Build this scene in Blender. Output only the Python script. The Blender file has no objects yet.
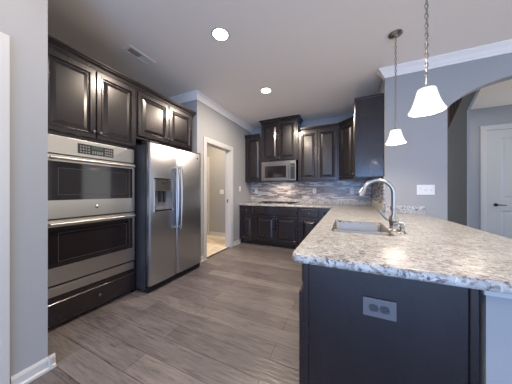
import bpy, bmesh, math, random
from mathutils import Vector, Matrix
C = bpy.context.scene.collection
S = bpy.context.scene
PI = math.pi
R = math.radians
random.seed(7)

# ------------------------------------------------------------------ camera, world, lights, exposure
cd = bpy.data.cameras.new('camera')
cam = bpy.data.objects.new('camera', cd)
C.objects.link(cam)
cam.location = (0, 0, 1.2)
cam.rotation_euler = (R(90), 0, R(24.553))
cd.sensor_width = 36
cd.lens = 197 / 512 * 36
cd.shift_y = -0.0014
cd.clip_start = 0.02
S.camera = cam

S.view_settings.view_transform = 'Standard'
S.view_settings.look = 'None'
S.view_settings.gamma = 1
S.view_settings.use_curve_mapping = False
S.view_settings.exposure = 0.58

w = bpy.data.worlds.new('world')
S.world = w
w.use_nodes = True
bg = w.node_tree.nodes['Background']
bg.inputs[0].default_value = (0.96, 0.95, 0.89, 1)
bg.inputs[1].default_value = 0.85


def area(name, loc, rot, sx, sy, power, col, spread=180):
    l = bpy.data.lights.new(name, 'AREA')
    l.shape = 'RECTANGLE'
    l.size, l.size_y = sx, sy
    l.energy = power
    l.color = col
    l.spread = R(spread)
    o = bpy.data.objects.new(name, l)
    C.objects.link(o)
    o.location = loc
    o.rotation_euler = rot
    return o


# daylight of the windows behind and to the right of the camera
area('window_daylight', (1.0, -3.9, 1.1), (R(96), 0, 0), 3.6, 1.9, 140, (0.14, 0.42, 1.0))
area('dining_daylight', (4.4, 0.6, 1.5), (R(118), 0, R(90)), 3.0, 1.9, 15, (1.0, 0.9, 0.8))
area('hall_daylight', (4.4, 4.3, 1.5), (R(100), 0, R(90)), 1.4, 1.9, 7, (0.85, 0.92, 1.0))
# the recessed ceiling lamps (two seen, others out of frame, last one unseen and added to brighten the hall); pantry lamp
for nm, x, y, e in (('recessed_or_added_lamp', -1.187, 1.709, 22), ('recessed_or_added_lamp', -1.177, 2.965, 38),
                    ('recessed_or_added_lamp', -1.187, 0.30, 8), ('recessed_or_added_lamp', 2.6, 0.2, 12), ('recessed_or_added_lamp', -1.2, -1.2, 14), ('recessed_or_added_lamp', 2.0, 4.4, 7)):
    l = bpy.data.lights.new(nm, 'AREA')
    l.shape = 'DISK'
    l.size = 0.13
    l.energy = e
    l.color = (1.0, 0.83, 0.66)
    o = bpy.data.objects.new(nm, l)
    C.objects.link(o)
    o.location = (x, y, 2.815)
area('pantry_lamp', (-3.0, 3.5, 2.75), (0, 0, 0), 0.35, 0.35, 29, (1.0, 0.79, 0.56))
area('hood_lamp', (-1.36, 4.33, 1.405), (0, 0, 0), 0.30, 0.08, 2.5, (1.0, 0.82, 0.66))


# ------------------------------------------------------------------ materials
def mat(name, col, rough=0.5, metal=0.0, spec=0.5, coat=0.0, coat_rough=0.1, emit=None, estr=0.0):
    m = bpy.data.materials.new(name)
    m.use_nodes = True
    b = m.node_tree.nodes['Principled BSDF']
    b.inputs['Base Color'].default_value = (*col, 1)
    b.inputs['Roughness'].default_value = rough
    b.inputs['Metallic'].default_value = metal
    b.inputs['Specular IOR Level'].default_value = spec
    b.inputs['Coat Weight'].default_value = coat
    b.inputs['Coat Roughness'].default_value = coat_rough
    if emit:
        b.inputs['Emission Color'].default_value = (*emit, 1)
        b.inputs['Emission Strength'].default_value = estr
    return m


def nodes(m):
    nt = m.node_tree
    return nt, nt.nodes['Principled BSDF'], nt.nodes.new, nt.links.new


def coords(nt, scale=(1, 1, 1), rot=(0, 0, 0)):
    tc = nt.nodes.new('ShaderNodeTexCoord')
    mp = nt.nodes.new('ShaderNodeMapping')
    mp.inputs['Scale'].default_value = scale
    mp.inputs['Rotation'].default_value = rot
    nt.links.new(tc.outputs['Object'], mp.inputs['Vector'])
    return mp.outputs['Vector']


def ramp(nt, fac, stops, interp='LINEAR'):
    r = nt.nodes.new('ShaderNodeValToRGB')
    r.color_ramp.interpolation = interp
    e = r.color_ramp.elements
    while len(e) < len(stops):
        e.new(0.5)
    for k, (p, c) in enumerate(stops):
        e[k].position = p
        e[k].color = (*c, 1) if len(c) == 3 else c
    nt.links.new(fac, r.inputs['Fac'])
    return r.outputs['Color']


def noise(nt, vec, scale, detail=4, rough=0.55, dist=0.0):
    n = nt.nodes.new('ShaderNodeTexNoise')
    n.inputs['Scale'].default_value = scale
    n.inputs['Detail'].default_value = detail
    n.inputs['Roughness'].default_value = rough
    n.inputs['Distortion'].default_value = dist
    nt.links.new(vec, n.inputs['Vector'])
    return n.outputs['Fac']


def mixc(nt, fac, a, b, mode='MIX'):
    n = nt.nodes.new('ShaderNodeMix')
    n.data_type = 'RGBA'
    n.blend_type = mode
    for sock, v in ((n.inputs['Factor'], fac), (n.inputs['A'], a), (n.inputs['B'], b)):
        if hasattr(v, 'links'):
            nt.links.new(v, sock)
        elif isinstance(v, (int, float)):
            sock.default_value = v
        else:
            sock.default_value = (*v, 1)
    return n.outputs['Result']


def bump(nt, b, height, strength, dist=0.01):
    n = nt.nodes.new('ShaderNodeBump')
    n.inputs['Strength'].default_value = strength
    n.inputs['Distance'].default_value = dist
    nt.links.new(height, n.inputs['Height'])
    nt.links.new(n.outputs['Normal'], b.inputs['Normal'])


def paint(name, col, rough=0.6):
    m = mat(name, col, rough, spec=0.3)
    nt, b, new, link = nodes(m)
    v = coords(nt)
    bump(nt, b, noise(nt, v, 180, 3), 0.08, 0.002)
    return m


M = {}
M['wall'] = paint('wall_paint_grey', (0.315, 0.322, 0.335))
M['ceiling'] = paint('ceiling_paint', (0.89, 0.82, 0.77), 0.8)
M['white'] = mat('white_trim_paint', (0.50, 0.50, 0.49), 0.35)
M['bright_white'] = mat('ceiling_trim_white', (0.82, 0.79, 0.76), 0.45)
M['plastic'] = mat('white_plastic', (0.66, 0.66, 0.65), 0.3)
M['grey_plastic'] = mat('grey_plastic', (0.12, 0.12, 0.135), 0.35)
M['black'] = mat('black_plastic', (0.012, 0.012, 0.014), 0.35)
M['dark_void'] = mat('dark_slot', (0.01, 0.01, 0.01), 0.8)
M['iron'] = mat('cast_iron', (0.02, 0.02, 0.02), 0.55)
M['glass_black'] = mat('black_oven_glass', (0.016, 0.013, 0.015), 0.07, spec=0.5)
M['chrome'] = mat('polished_chrome', (0.75, 0.75, 0.77), 0.12, 1.0)
M['nickel'] = mat('brushed_nickel', (0.33, 0.31, 0.285), 0.28, 1.0)
M['fridge_side'] = mat('fridge_side_grey', (0.045, 0.047, 0.052), 0.45)
M['lens'] = mat('lamp_lens', (0.9, 0.9, 0.9), 0.4, emit=(1.0, 0.95, 0.88), estr=9)
M['shade'] = mat('white_glass_shade', (0.5, 0.5, 0.5), 0.3, emit=(1.0, 0.97, 0.94), estr=0.50)
M['display'] = mat('dark_display', (0.03, 0.032, 0.035), 0.25)
M['digits'] = mat('display_digits', (0.03, 0.06, 0.055), 0.3, emit=(0.35, 0.8, 0.6), estr=0.02)
M['button'] = mat('grey_buttons', (0.20, 0.20, 0.21), 0.4)
M['baluster'] = mat('dark_wood_baluster', (0.05, 0.032, 0.025), 0.4)
M['brass'] = mat('aged_hinge', (0.28, 0.22, 0.15), 0.4, 1.0)


def steel(name, col, rough, axis):
    m = mat(name, col, rough, 1.0)
    nt, b, new, link = nodes(m)
    sc = {'h': (1.5, 1.5, 260), 'v': (260, 260, 1.5)}[axis]
    v = coords(nt, sc)
    n = noise(nt, v, 1.0, 3)
    r = new('ShaderNodeMapRange')
    r.inputs['To Min'].default_value = rough - 0.06
    r.inputs['To Max'].default_value = rough + 0.10
    link(n, r.inputs['Value'])
    link(r.outputs[0], b.inputs['Roughness'])
    bump(nt, b, n, 0.03, 0.001)
    return m


M['steel'] = steel('brushed_steel', (0.52, 0.50, 0.475), 0.33, 'h')
M['steel_fridge'] = steel('brushed_steel_fridge', (0.47, 0.48, 0.50), 0.34, 'h')
M['steel_sink'] = steel('satin_sink_steel', (0.33, 0.32, 0.305), 0.38, 'h')
M['steel_dark'] = steel('brushed_steel_microwave', (0.29, 0.285, 0.28), 0.28, 'h')


def espresso():
    m = mat('espresso_wood', (0.03, 0.018, 0.014), 0.30, spec=0.5, coat=0.35, coat_rough=0.16)
    nt, b, new, link = nodes(m)
    v = coords(nt, (14, 14, 1.2))
    n = noise(nt, v, 3.0, 5, 0.6, 0.3)
    c = ramp(nt, n, [(0.25, (0.0095, 0.0068, 0.0090)), (0.6, (0.0130, 0.0096, 0.0126)), (0.85, (0.0175, 0.0130, 0.0160))])
    link(c, b.inputs['Base Color'])
    r = new('ShaderNodeMapRange')
    r.inputs['To Min'].default_value = 0.22
    r.inputs['To Max'].default_value = 0.34
    link(noise(nt, coords(nt), 2.5, 2, 0.4, 0.0), r.inputs['Value'])
    link(r.outputs[0], b.inputs['Roughness'])
    bump(nt, b, n, 0.012, 0.001)
    return m


M['wood'] = espresso()


def floor_mat():
    m = mat('dark_hardwood_planks', (0.1, 0.07, 0.06), 0.4, spec=0.5)
    nt, b, new, link = nodes(m)
    v = coords(nt)
    br = new('ShaderNodeTexBrick')
    br.offset = 0.37
    br.offset_frequency = 2
    br.inputs['Scale'].default_value = 1.0
    br.inputs['Brick Width'].default_value = 1.35
    br.inputs['Row Height'].default_value = 0.165
    br.inputs['Mortar Size'].default_value = 0.0022
    br.inputs['Mortar Smooth'].default_value = 0.3
    br.inputs['Bias'].default_value = 0.0
    br.inputs['Color1'].default_value = (0, 0, 0, 1)
    br.inputs['Color2'].default_value = (1, 1, 1, 1)
    br.inputs['Mortar'].default_value = (0.5, 0.5, 0.5, 1)
    link(v, br.inputs['Vector'])
    tone = ramp(nt, br.outputs['Color'], [(0.0, (0.108, 0.096, 0.098)), (0.5, (0.132, 0.119, 0.121)), (1.0, (0.170, 0.155, 0.151))])
    grain = noise(nt, coords(nt, (1.5, 20, 1)), 2.0, 7, 0.68, 1.6)
    g = ramp(nt, grain, [(0.28, (0.42, 0.41, 0.42)), (0.50, (1, 1, 1)), (0.75, (1.35, 1.32, 1.29))])
    c = mixc(nt, 1.0, tone, g, 'MULTIPLY')
    blot = ramp(nt, noise(nt, coords(nt, (1.0, 3.0, 1)), 2.5, 3), [(0.3, (0.85, 0.85, 0.86)), (0.7, (1.12, 1.1, 1.08))])
    c = mixc(nt, 1.0, c, blot, 'MULTIPLY')
    c = mixc(nt, br.outputs['Fac'], c, (0.028, 0.022, 0.02))
    link(c, b.inputs['Base Color'])
    r = new('ShaderNodeMapRange')
    r.inputs['To Min'].default_value = 0.24
    r.inputs['To Max'].default_value = 0.46
    link(noise(nt, coords(nt, (2, 9, 1)), 3.0, 4), r.inputs['Value'])
    link(r.outputs[0], b.inputs['Roughness'])
    scr = noise(nt, coords(nt, (5, 38, 1)), 1.4, 2, 0.4)
    sub = new('ShaderNodeMath')
    sub.operation = 'SUBTRACT'
    link(scr, sub.inputs[0])
    link(br.outputs['Fac'], sub.inputs[1])
    bump(nt, b, sub.outputs[0], 0.22, 0.007)
    return m


M['floor'] = floor_mat()


def granite():
    m = mat('speckled_granite', (0.6, 0.55, 0.47), 0.30, spec=0.5)
    nt, b, new, link = nodes(m)
    v = coords(nt, (1, 1.5, 1), (0, 0, 0.35))
    base = ramp(nt, noise(nt, v, 16, 7, 0.72, 0.5), [(0.3, (0.25, 0.24, 0.225)), (0.45, (0.385, 0.39, 0.38)), (0.62, (0.515, 0.535, 0.53)), (0.8, (0.46, 0.47, 0.475))])
    tan = ramp(nt, noise(nt, v, 40, 4, 0.62, 0.8), [(0.535, (0, 0, 0)), (0.59, (1, 1, 1))])
    c = mixc(nt, tan, base, (0.22, 0.18, 0.15))
    fl = ramp(nt, noise(nt, coords(nt, (1, 2.0, 1), (0, 0, 0.5)), 40, 5, 0.68, 1.0), [(0.555, (0, 0, 0)), (0.595, (1, 1, 1))])
    c = mixc(nt, fl, c, (0.075, 0.067, 0.07))
    wh = ramp(nt, noise(nt, coords(nt, (1.4, 1, 1)), 48, 3, 0.5, 0.6), [(0.62, (0, 0, 0)), (0.7, (1, 1, 1))])
    c = mixc(nt, wh, c, (0.58, 0.59, 0.60))
    link(c, b.inputs['Base Color'])
    return m


M['granite'] = granite()


def mosaic():
    m = mat('linear_glass_mosaic', (0.4, 0.4, 0.42), 0.27, spec=0.45)
    nt, b, new, link = nodes(m)
    tc = new('ShaderNodeTexCoord')
    sp = new('ShaderNodeSeparateXYZ')
    link(tc.outputs['Object'], sp.inputs[0])
    ad = new('ShaderNodeMath')
    ad.operation = 'SUBTRACT'
    link(sp.outputs['X'], ad.inputs[0])
    link(sp.outputs['Y'], ad.inputs[1])
    cb = new('ShaderNodeCombineXYZ')
    link(ad.outputs[0], cb.inputs['X'])
    link(sp.outputs['Z'], cb.inputs['Y'])
    br = new('ShaderNodeTexBrick')
    br.offset = 0.43
    br.offset_frequency = 2
    br.squash = 0.7
    br.squash_frequency = 3
    br.inputs['Scale'].default_value = 1
    br.inputs['Brick Width'].default_value = 0.17
    br.inputs['Row Height'].default_value = 0.0235
    br.inputs['Mortar Size'].default_value = 0.0012
    br.inputs['Bias'].default_value = 0
    br.inputs['Color1'].default_value = (0, 0, 0, 1)
    br.inputs['Color2'].default_value = (1, 1, 1, 1)
    link(cb.outputs[0], br.inputs['Vector'])
    c = ramp(nt, br.outputs['Color'], [(0.0, (0.15, 0.125, 0.125)), (0.22, (0.27, 0.225, 0.215)), (0.42, (0.46, 0.43, 0.41)),
                                       (0.6, (0.22, 0.205, 0.21)), (0.78, (0.54, 0.51, 0.48)), (0.92, (0.33, 0.27, 0.245))], 'CONSTANT')
    c = mixc(nt, br.outputs['Fac'], c, (0.50, 0.48, 0.46))
    link(c, b.inputs['Base Color'])
    return m


M['mosaic'] = mosaic()


def tile():
    m = mat('pantry_floor_tile', (0.6, 0.52, 0.42), 0.35)
    nt, b, new, link = nodes(m)
    v = coords(nt)
    br = new('ShaderNodeTexBrick')
    br.offset = 0.5
    br.inputs['Scale'].default_value = 1
    br.inputs['Brick Width'].default_value = 0.46
    br.inputs['Row Height'].default_value = 0.23
    br.inputs['Mortar Size'].default_value = 0.004
    br.inputs['Color1'].default_value = (0.40, 0.31, 0.23, 1)
    br.inputs['Color2'].default_value = (0.78, 0.69, 0.56, 1)
    br.inputs['Mortar'].default_value = (0.35, 0.29, 0.23, 1)
    link(v, br.inputs['Vector'])
    c = mixc(nt, 0.35, br.outputs['Color'], ramp(nt, noise(nt, v, 9, 4), [(0.3, (0.35, 0.28, 0.2)), (0.7, (0.9, 0.82, 0.7))]))
    link(c, b.inputs['Base Color'])
    return m


M['tile'] = tile()


# ------------------------------------------------------------------ mesh helpers
class MB:
    def __init__(self, T=None):
        self.v, self.f, self.s = [], [], []
        self.T = T

    def add(self, verts, faces, smooth=False):
        n = len(self.v)
        self.v += [tuple(self.T @ Vector(p)) if self.T else tuple(p) for p in verts]
        self.f += [tuple(i + n for i in f) for f in faces]
        self.s += [smooth] * len(faces)
        return self

    def box(self, x0, x1, y0, y1, z0, z1, bev=0.0):
        if bev <= 0:
            v = [(x, y, z) for x in (x0, x1) for y in (y0, y1) for z in (z0, z1)]
            f = [(0, 1, 3, 2), (4, 6, 7, 5), (0, 4, 5, 1), (2, 3, 7, 6), (0, 2, 6, 4), (1, 5, 7, 3)]
            return self.add(v, f)
        bm = bmesh.new()
        bmesh.ops.create_cube(bm, size=1.0)
        for q in bm.verts:
            q.co = Vector(((x0 + x1) / 2 + q.co.x * (x1 - x0), (y0 + y1) / 2 + q.co.y * (y1 - y0), (z0 + z1) / 2 + q.co.z * (z1 - z0)))
        bmesh.ops.bevel(bm, geom=bm.edges[:], offset=bev, segments=2, profile=0.5, affect='EDGES')
        bm.verts.index_update()
        self.add([q.co[:] for q in bm.verts], [[q.index for q in f.verts] for f in bm.faces])
        bm.free()
        return self

    def rings(self, rings, cap0=True, cap1=True, smooth=False, closed=True):
        n = len(rings[0])
        v = [p for r in rings for p in r]
        f = []
        for i in range(len(rings) - 1):
            for j in range(n if closed else n - 1):
                k = (j + 1) % n
                f.append((i * n + j, i * n + k, (i + 1) * n + k, (i + 1) * n + j))
        self.add(v, f, smooth)
        if cap0:
            self.add(rings[0], [tuple(range(n))[::-1]])
        if cap1:
            self.add(rings[-1], [tuple(range(n))])
        return self

    def lathe(self, prof, c=(0, 0, 0), axis='z', n=20, smooth=True):
        rings = []
        for r, h in prof:
            ring = []
            for k in range(n):
                a = 2 * PI * k / n
                p = (r * math.cos(a), r * math.sin(a), h)
                if axis == 'y':
                    p = (p[0], p[2], p[1])
                elif axis == 'x':
                    p = (p[2], p[0], p[1])
                ring.append((c[0] + p[0], c[1] + p[1], c[2] + p[2]))
            rings.append(ring)
        return self.rings(rings, prof[0][0] > 1e-6, prof[-1][0] > 1e-6, smooth)

    def tube(self, pts, r, n=10, closed=False):
        pts = [Vector(p) for p in pts]
        rr = r if isinstance(r, (list, tuple)) else [r] * len(pts)
        N = len(pts)
        up = None
        rings = []
        for i, p in enumerate(pts):
            if closed:
                t = (pts[(i + 1) % N] - pts[i - 1]).normalized()
            else:
                t = (pts[min(i + 1, N - 1)] - pts[max(i - 1, 0)]).normalized()
            if up is None:
                up = t.orthogonal().normalized()
            up = (up - t * up.dot(t)).normalized()
            s = t.cross(up)
            rings.append([tuple(p + (up * math.cos(2 * PI * k / n) + s * math.sin(2 * PI * k / n)) * rr[i]) for k in range(n)])
        if closed:
            rings.append(rings[0])
            return self.rings(rings, False, False, True)
        return self.rings(rings, True, True, True)

    def prism(self, poly, z0, z1, T=lambda x, y, z: (x, y, z)):
        n = len(poly)
        v = [T(x, y, z0) for x, y in poly] + [T(x, y, z1) for x, y in poly]
        f = [tuple(range(n))[::-1], tuple(range(n, 2 * n))]
        f += [(i, (i + 1) % n, n + (i + 1) % n, n + i) for i in range(n)]
        return self.add(v, f)

    def build(self, name, m, parent=None, kind=None):
        me = bpy.data.meshes.new(name)
        me.from_pydata(self.v, [], self.f)
        me.materials.append(m)
        me.polygons.foreach_set('use_smooth', self.s)
        bm = bmesh.new()
        bm.from_mesh(me)
        bmesh.ops.remove_doubles(bm, verts=bm.verts[:], dist=1e-6)
        bmesh.ops.recalc_face_normals(bm, faces=bm.faces[:])
        bm.to_mesh(me)
        bm.free()
        if any(self.s):
            try:
                me.set_sharp_from_angle(angle=R(42))
            except Exception:
                pass
        me.update()
        o = bpy.data.objects.new(name, me)
        C.objects.link(o)
        o.parent = parent
        if kind:
            o['kind'] = kind
        return o


def thing(name, label, cat, loc=(0, 0, 0), rz=0.0, group=None):
    o = bpy.data.objects.new(name, None)
    C.objects.link(o)
    o.empty_display_size = 0.05
    o.location = loc
    o.rotation_euler = (0, 0, rz)
    return tag(o, label, cat, group)


def tag(o, label, cat, group=None):
    o['label'] = label
    o['category'] = cat
    if group:
        o['group'] = group
    return o


def dup(root, loc, rz, label):
    r = root.copy()
    C.objects.link(r)
    r.location = loc
    r.rotation_euler = (0, 0, rz)
    r['label'] = label
    for ch in list(root.children):
        c = ch.copy()
        C.objects.link(c)
        c.parent = r
        for g in list(ch.children):
            d = g.copy()
            C.objects.link(d)
            d.parent = c
    return r


def struct(name, mb, m, parent=None):
    return mb.build(name, m, parent, None if parent else 'structure')


# ------------------------------------------------------------------ the setting
CE = 2.83
YB = 4.6        # back wall
XR = 0.48       # right kitchen wall
YA = 3.14       # wall with the arch
struct('floor', MB().box(-3.1, 4.5, -1.6, 5.46, -0.1, 0.0).box(-2.3, -2.26, 2.81, 3.62, -0.05, 0.0), M['floor'])
struct('ceiling', MB().box(-4.4, 4.5, -3.2, 5.46, CE, CE + 0.12), M['ceiling'])
struct('wall_near_left', MB().box(-2.9, -1.83, -3.2, 0.625, 0, CE), M['wall'])
struct('wall_left', MB().box(-3.05, -2.9, 0.625, 2.57, 0, CE), M['wall'])
# pantry wall with doorway (opening y 2.80..3.62, z 2.08)
struct('wall_pantry', MB().box(-2.37, -2.25, 2.57, 2.80, 0, CE).box(-2.37, -2.25, 3.62, YB, 0, CE).box(-2.37, -2.25, 2.80, 3.62, 2.08, CE)
       .box(-4.2, -2.37, 2.57, 2.69, 0, CE), M['wall'])
struct('wall_pantry_back', MB().box(-4.2, -2.37, 4.39, 4.51, 0, CE), M['wall'])
struct('wall_pantry_left', MB().box(-4.32, -4.2, 2.57, 4.51, 0, CE), M['wall'])
struct('floor_pantry', MB().box(-4.2, -2.30, 2.69, 4.39, -0.1, 0.002), M['tile'])
struct('wall_back', MB().box(-2.37, 0.60, YB, YB + 0.12, 0, CE), M['wall'])
struct('wall_right', MB().box(XR, 0.60, YA + 0.12, YB, 0, CE), M['wall'])

# arched wall
xc, aw = 1.95, 0.83
arch = [(xc - aw * math.cos(PI * k / 48), 2.06 + 0.44 * math.sqrt(1 - (aw / 0.88 * math.cos(PI * k / 48)) ** 2)) for k in range(49)]
mb = MB()
mb.box(XR, xc - aw, YA, YA + 0.13, 0, CE)
mb.box(xc + aw, 4.5, YA, YA + 0.13, 0, CE)
for (x0, z0), (x1, z1) in zip(arch, arch[1:]):
    if x1 - x0 > 1e-4:
        mb.prism([(x0, z0), (x1, z1), (x1, CE), (x0, CE)], YA, YA + 0.13, lambda a, b, c: (a, c, b))
struct('wall_arch', mb, M['wall'])
struct('wall_hall', MB().box(0.6, 2.49, 5.36, 5.46, 0, CE).box(2.49, 3.33, 5.36, 5.46, 2.39, CE).box(3.33, 4.5, 5.36, 5.46, 0, CE), M['wall'])
# wall under the stair
st = [(3.88, 0), (5.36, 0), (5.36, 1.60), (3.70, CE), (3.27, CE), (3.88, 2.367)]
struct('wall_stair', MB().prism(st, 1.60, 1.63, lambda a, b, c: (c, a, b)), M['wall'])
# knee wall under the bar side of the peninsula
struct('wall_peninsula', MB().box(0.445, 0.60, 0.96, YA, 0, 0.876), M['wall'])
struct('trim_1', MB().box(0.432, 0.615, 0.942, 0.96, 0.842, 0.876, 0.004).box(0.60, 0.618, 0.96, YA, 0.842, 0.876), M['white'])


def crown(name, path, side):
    # profile (out, down); path of (x, y) on the wall line, side = +1/-1 for the normal
    prof = [(0.0, 0.105), (0.012, 0.105), (0.016, 0.09), (0.03, 0.075), (0.05, 0.045), (0.066, 0.03), (0.075, 0.018), (0.082, 0.014), (0.082, 0.0), (0.0, 0.0)]
    P = [Vector(p) for p in path]
    nrm = []
    for a, b in zip(P, P[1:]):
        d = (b - a).normalized()
        nrm.append(Vector((d.y, -d.x)) * side)
    rings = []
    for i, p in enumerate(P):
        if i == 0:
            m_ = nrm[0]
        elif i == len(P) - 1:
            m_ = nrm[-1]
        else:
            s = nrm[i - 1] + nrm[i]
            m_ = s / (s.dot(nrm[i]))
        rings.append([(p.x + m_.x * o, p.y + m_.y * o, CE - d) for o, d in prof])
    struct(name, MB().rings(rings), M['bright_white'])


crown('trim_2', [(-2.9, 2.57), (-2.25, 2.57), (-2.25, YB)], 1)
crown('trim_3', [(XR, YA + 0.05), (XR, YA), (4.5, YA)], 1)


def base_profile(mb, a, b, n, h=0.085):
    a, b, n = Vector(a), Vector(b), Vector(n)
    prof = [(0, h), (0.006, h), (0.010, h - 0.012), (0.012, h - 0.02), (0.012, 0.022), (0.026, 0.016), (0.026, 0), (0, 0)]
    rings = []
    for p in (a, b):
        rings.append([(p.x + n.x * o, p.y + n.y * o, z) for o, z in prof])
    mb.rings(rings)


mb = MB()
base_profile(mb, (-1.83, 0.462), (-1.83, 0.660), (1, 0))
base_profile(mb, (-1.805, 0.625), (-2.26, 0.625), (0, 1))
struct('baseboard_near_left', mb, M['white'])
mb = MB()
base_profile(mb, (-2.25, 3.706), (-2.25, 3.99), (1, 0))
base_profile(mb, (-2.25, 2.575), (-2.25, 2.714), (1, 0))
struct('baseboard_pantry', mb, M['white'])
mb = MB()
base_profile(mb, (-3.40, 4.39), (-2.37, 4.39), (0, -1), 0.10)
struct('baseboard_pantry_back', mb, M['white'])
mb = MB()
base_profile(mb, (0.6, 5.36), (2.39, 5.36), (0, -1), 0.1)
struct('baseboard_hall', mb, M['white'])


def casing(mb, fn, a0, a1, zt, wd=0.085, t=0.018, legs=(True, True)):
    """door casing: fn maps (along, out, z) to the world; opening a0..a1, head at zt"""
    prof = [(0.0, 0.0), (0.0, t * 0.55), (wd * 0.2, t * 0.7), (wd * 0.65, t), (wd, t), (wd, 0.0)]
    L = [(-1, a0), (1, a1)]
    path = []
    if legs[0]:
        path.append((a0, 0, -1, 0))
    path += [(a0, zt, -1, 1), (a1, zt, 1, 1)]
    if legs[1]:
        path.append((a1, 0, 1, 0))
    mb.rings([[fn(x + dx * o, d, z + dz * o) for o, d in prof] for x, z, dx, dz in path])


mb = MB()
casing(mb, lambda a, o, z: (-2.25 + o, a, z), 2.81, 3.61, 2.07)
mb.box(-2.375, -2.25, 2.795, 2.815, 0, 2.075).box(-2.375, -2.25, 3.605, 3.625, 0, 2.075).box(-2.375, -2.25, 2.795, 3.625, 2.065, 2.085)
mb.box(-2.33, -2.29, 2.815, 2.825, 0, 2.065).box(-2.33, -2.29, 3.595, 3.605, 0, 2.065)
struct('trim_4', mb, M['white'])
mb = MB()
casing(mb, lambda a, o, z: (-1.83 + o, a, z), -0.45, 0.37, 2.035)
struct('trim_5', mb, M['white'])
mb = MB()
casing(mb, lambda a, o, z: (a, 4.39 - o, z), -4.15, -3.49, 2.055)
struct('trim_6', mb, M['white'])
mb = MB()
casing(mb, lambda a, o, z: (a, 5.36 - o, z), 2.49, 3.33, 2.385, 0.09)
struct('trim_7', mb, M['white'])


def slab_door(name, w, h, t, fn_loc, rz, panels):
    root = thing_struct(name, fn_loc, rz)
    mb = MB()
    mb.box(0, w, 0.014, t, 0.008, h)
    # stiles and rails around the recessed panels
    xs = sorted({0, w} | {p[0] for p in panels} | {p[1] for p in panels})
    zs_ = sorted({0.008, h} | {p[2] for p in panels} | {p[3] for p in panels})
    for xa, xb in zip(xs, xs[1:]):
        for za, zb in zip(zs_, zs_[1:]):
            if not any(p[0] <= xa and xb <= p[1] and p[2] <= za and zb <= p[3] for p in panels):
                mb.box(xa, xb, 0.0, 0.015, za, zb)
    for x0, x1, z0, z1 in panels:
        def ring(i, y):
            return [(x0 + i, y, z0 + i), (x1 - i, y, z0 + i), (x1 - i, y, z1 - i), (x0 + i, y, z1 - i)]
        mb.rings([ring(0, 0.0), ring(0.012, 0.011), ring(0.03, 0.012), ring(0.055, 0.004), ring(0.07, 0.003)], False, True)
    mb.build('slab', M['white'], root)
    return root


def thing_struct(name, loc, rz):
    o = bpy.data.objects.new(name, None)
    C.objects.link(o)
    o.location = loc
    o.rotation_euler = (0, 0, rz)
    o['kind'] = 'structure'
    return o


d1 = slab_door('door_1', 0.83, 2.375, 0.04, (2.495, 5.37, 0), 0, [(0.20, 0.63, 1.05, 2.22), (0.20, 0.63, 0.22, 0.83)])
h = MB()
h.lathe([(0.0, -0.006), (0.03, -0.006), (0.032, 0.0)], (0.13, 0.0, 0.94), 'y', 20)
h.tube([(0.13, 0.0, 0.94), (0.13, -0.045, 0.94), (0.145, -0.055, 0.94), (0.20, -0.055, 0.938), (0.245, -0.055, 0.935)], [0.011, 0.011, 0.011, 0.010, 0.008])
h.build('door_handle', M['iron'], d1)
d2 = slab_door('door_2', 0.65, 2.045, 0.04, (-4.145, 4.35, 0), 0, [(0.12, 0.53, 0.2, 0.9), (0.12, 0.53, 1.05, 1.92)])
for z, lb in ((0.25, 'lowest brass hinge on the near jamb of the pantry doorway'), (1.06, 'middle brass hinge on the near jamb of the pantry doorway'), (1.86, 'topmost brass hinge on the near jamb of the pantry doorway')):
    tag(MB().box(-2.345, -2.337, 2.8155, 2.822, z - 0.045, z + 0.045).build('door_hinge', M['brass']), lb, 'hinge')
hb = MB().box(-2.327, -2.30, 3.591, 3.595, 0.96, 1.03, 0.001)
tag(hb.build('strike_plate', M['brass']), 'small metal strike plate on the far jamb of the pantry doorway', 'strike plate')

# stair railing above the stair wall
rail = thing('stair_railing', 'row of dark stair balusters seen through the archway above the sloping wall', 'railing', (1.615, 5.3, 1.65))


def zst(y):
    return 1.60 + (5.36 - y) * (CE - 1.60) / 1.66


for k in range(16):
    y = 5.30 - 0.1 * k
    z0, z1 = zst(y) + 0.006, min(zst(y) + 0.86, CE - 0.02)
    if z1 - z0 > 0.06:
        MB().box(-0.016, 0.016, y - 5.3 - 0.016, y - 5.3 + 0.016, z0 - 1.65, z1 - 1.65).build('baluster', M['baluster'], rail)
y0_, y1_ = 5.34, 4.56
MB().prism([(y0_ - 5.3, zst(y0_) + 0.84 - 1.65), (y0_ - 5.3, zst(y0_) + 0.90 - 1.65), (y1_ - 5.3, zst(y1_) + 0.90 - 1.65 - 0.06), (y1_ - 5.3, zst(y1_) + 0.84 - 1.65 - 0.06)], -0.03, 0.03, lambda a, b, c: (c, a, b)).build('handrail', M['baluster'], rail)


# ------------------------------------------------------------------ cabinets
def door_panel(w, h, fw=0.055, t=0.02):
    """raised panel front in local x (0..w), z (0..h), face towards -y; back at y=0"""
    def ring(i, y):
        return [(i, y, i), (w - i, y, i), (w - i, y, h - i), (i, y, h - i)]
    fw = min(fw, h * 0.28, w * 0.28)
    rr = [ring(0, 0), ring(0, -t + 0.004), ring(0.004, -t), ring(fw - 0.016, -t), ring(fw - 0.012, -t - 0.005), ring(fw - 0.006, -t - 0.005),
          ring(fw, -t + 0.004), ring(fw + 0.005, -t + 0.012), ring(fw + 0.010, -t + 0.012)]
    k = min(0.034, h * 0.1)
    rr += [ring(fw + 0.010 + k, -t + 0.002), ring(fw + 0.012 + k, -t + 0.001)]
    return MB().rings(rr, True, True)


def slab_front(w, h, t=0.02):
    def ring(i, y):
        return [(i, y, i), (w - i, y, i), (w - i, y, h - i), (i, y, h - i)]
    return MB().rings([ring(0, 0), ring(0, -t + 0.006), ring(0.006, -t + 0.003), ring(0.009, -t), ring(0.016, -t)], True, True)


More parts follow.
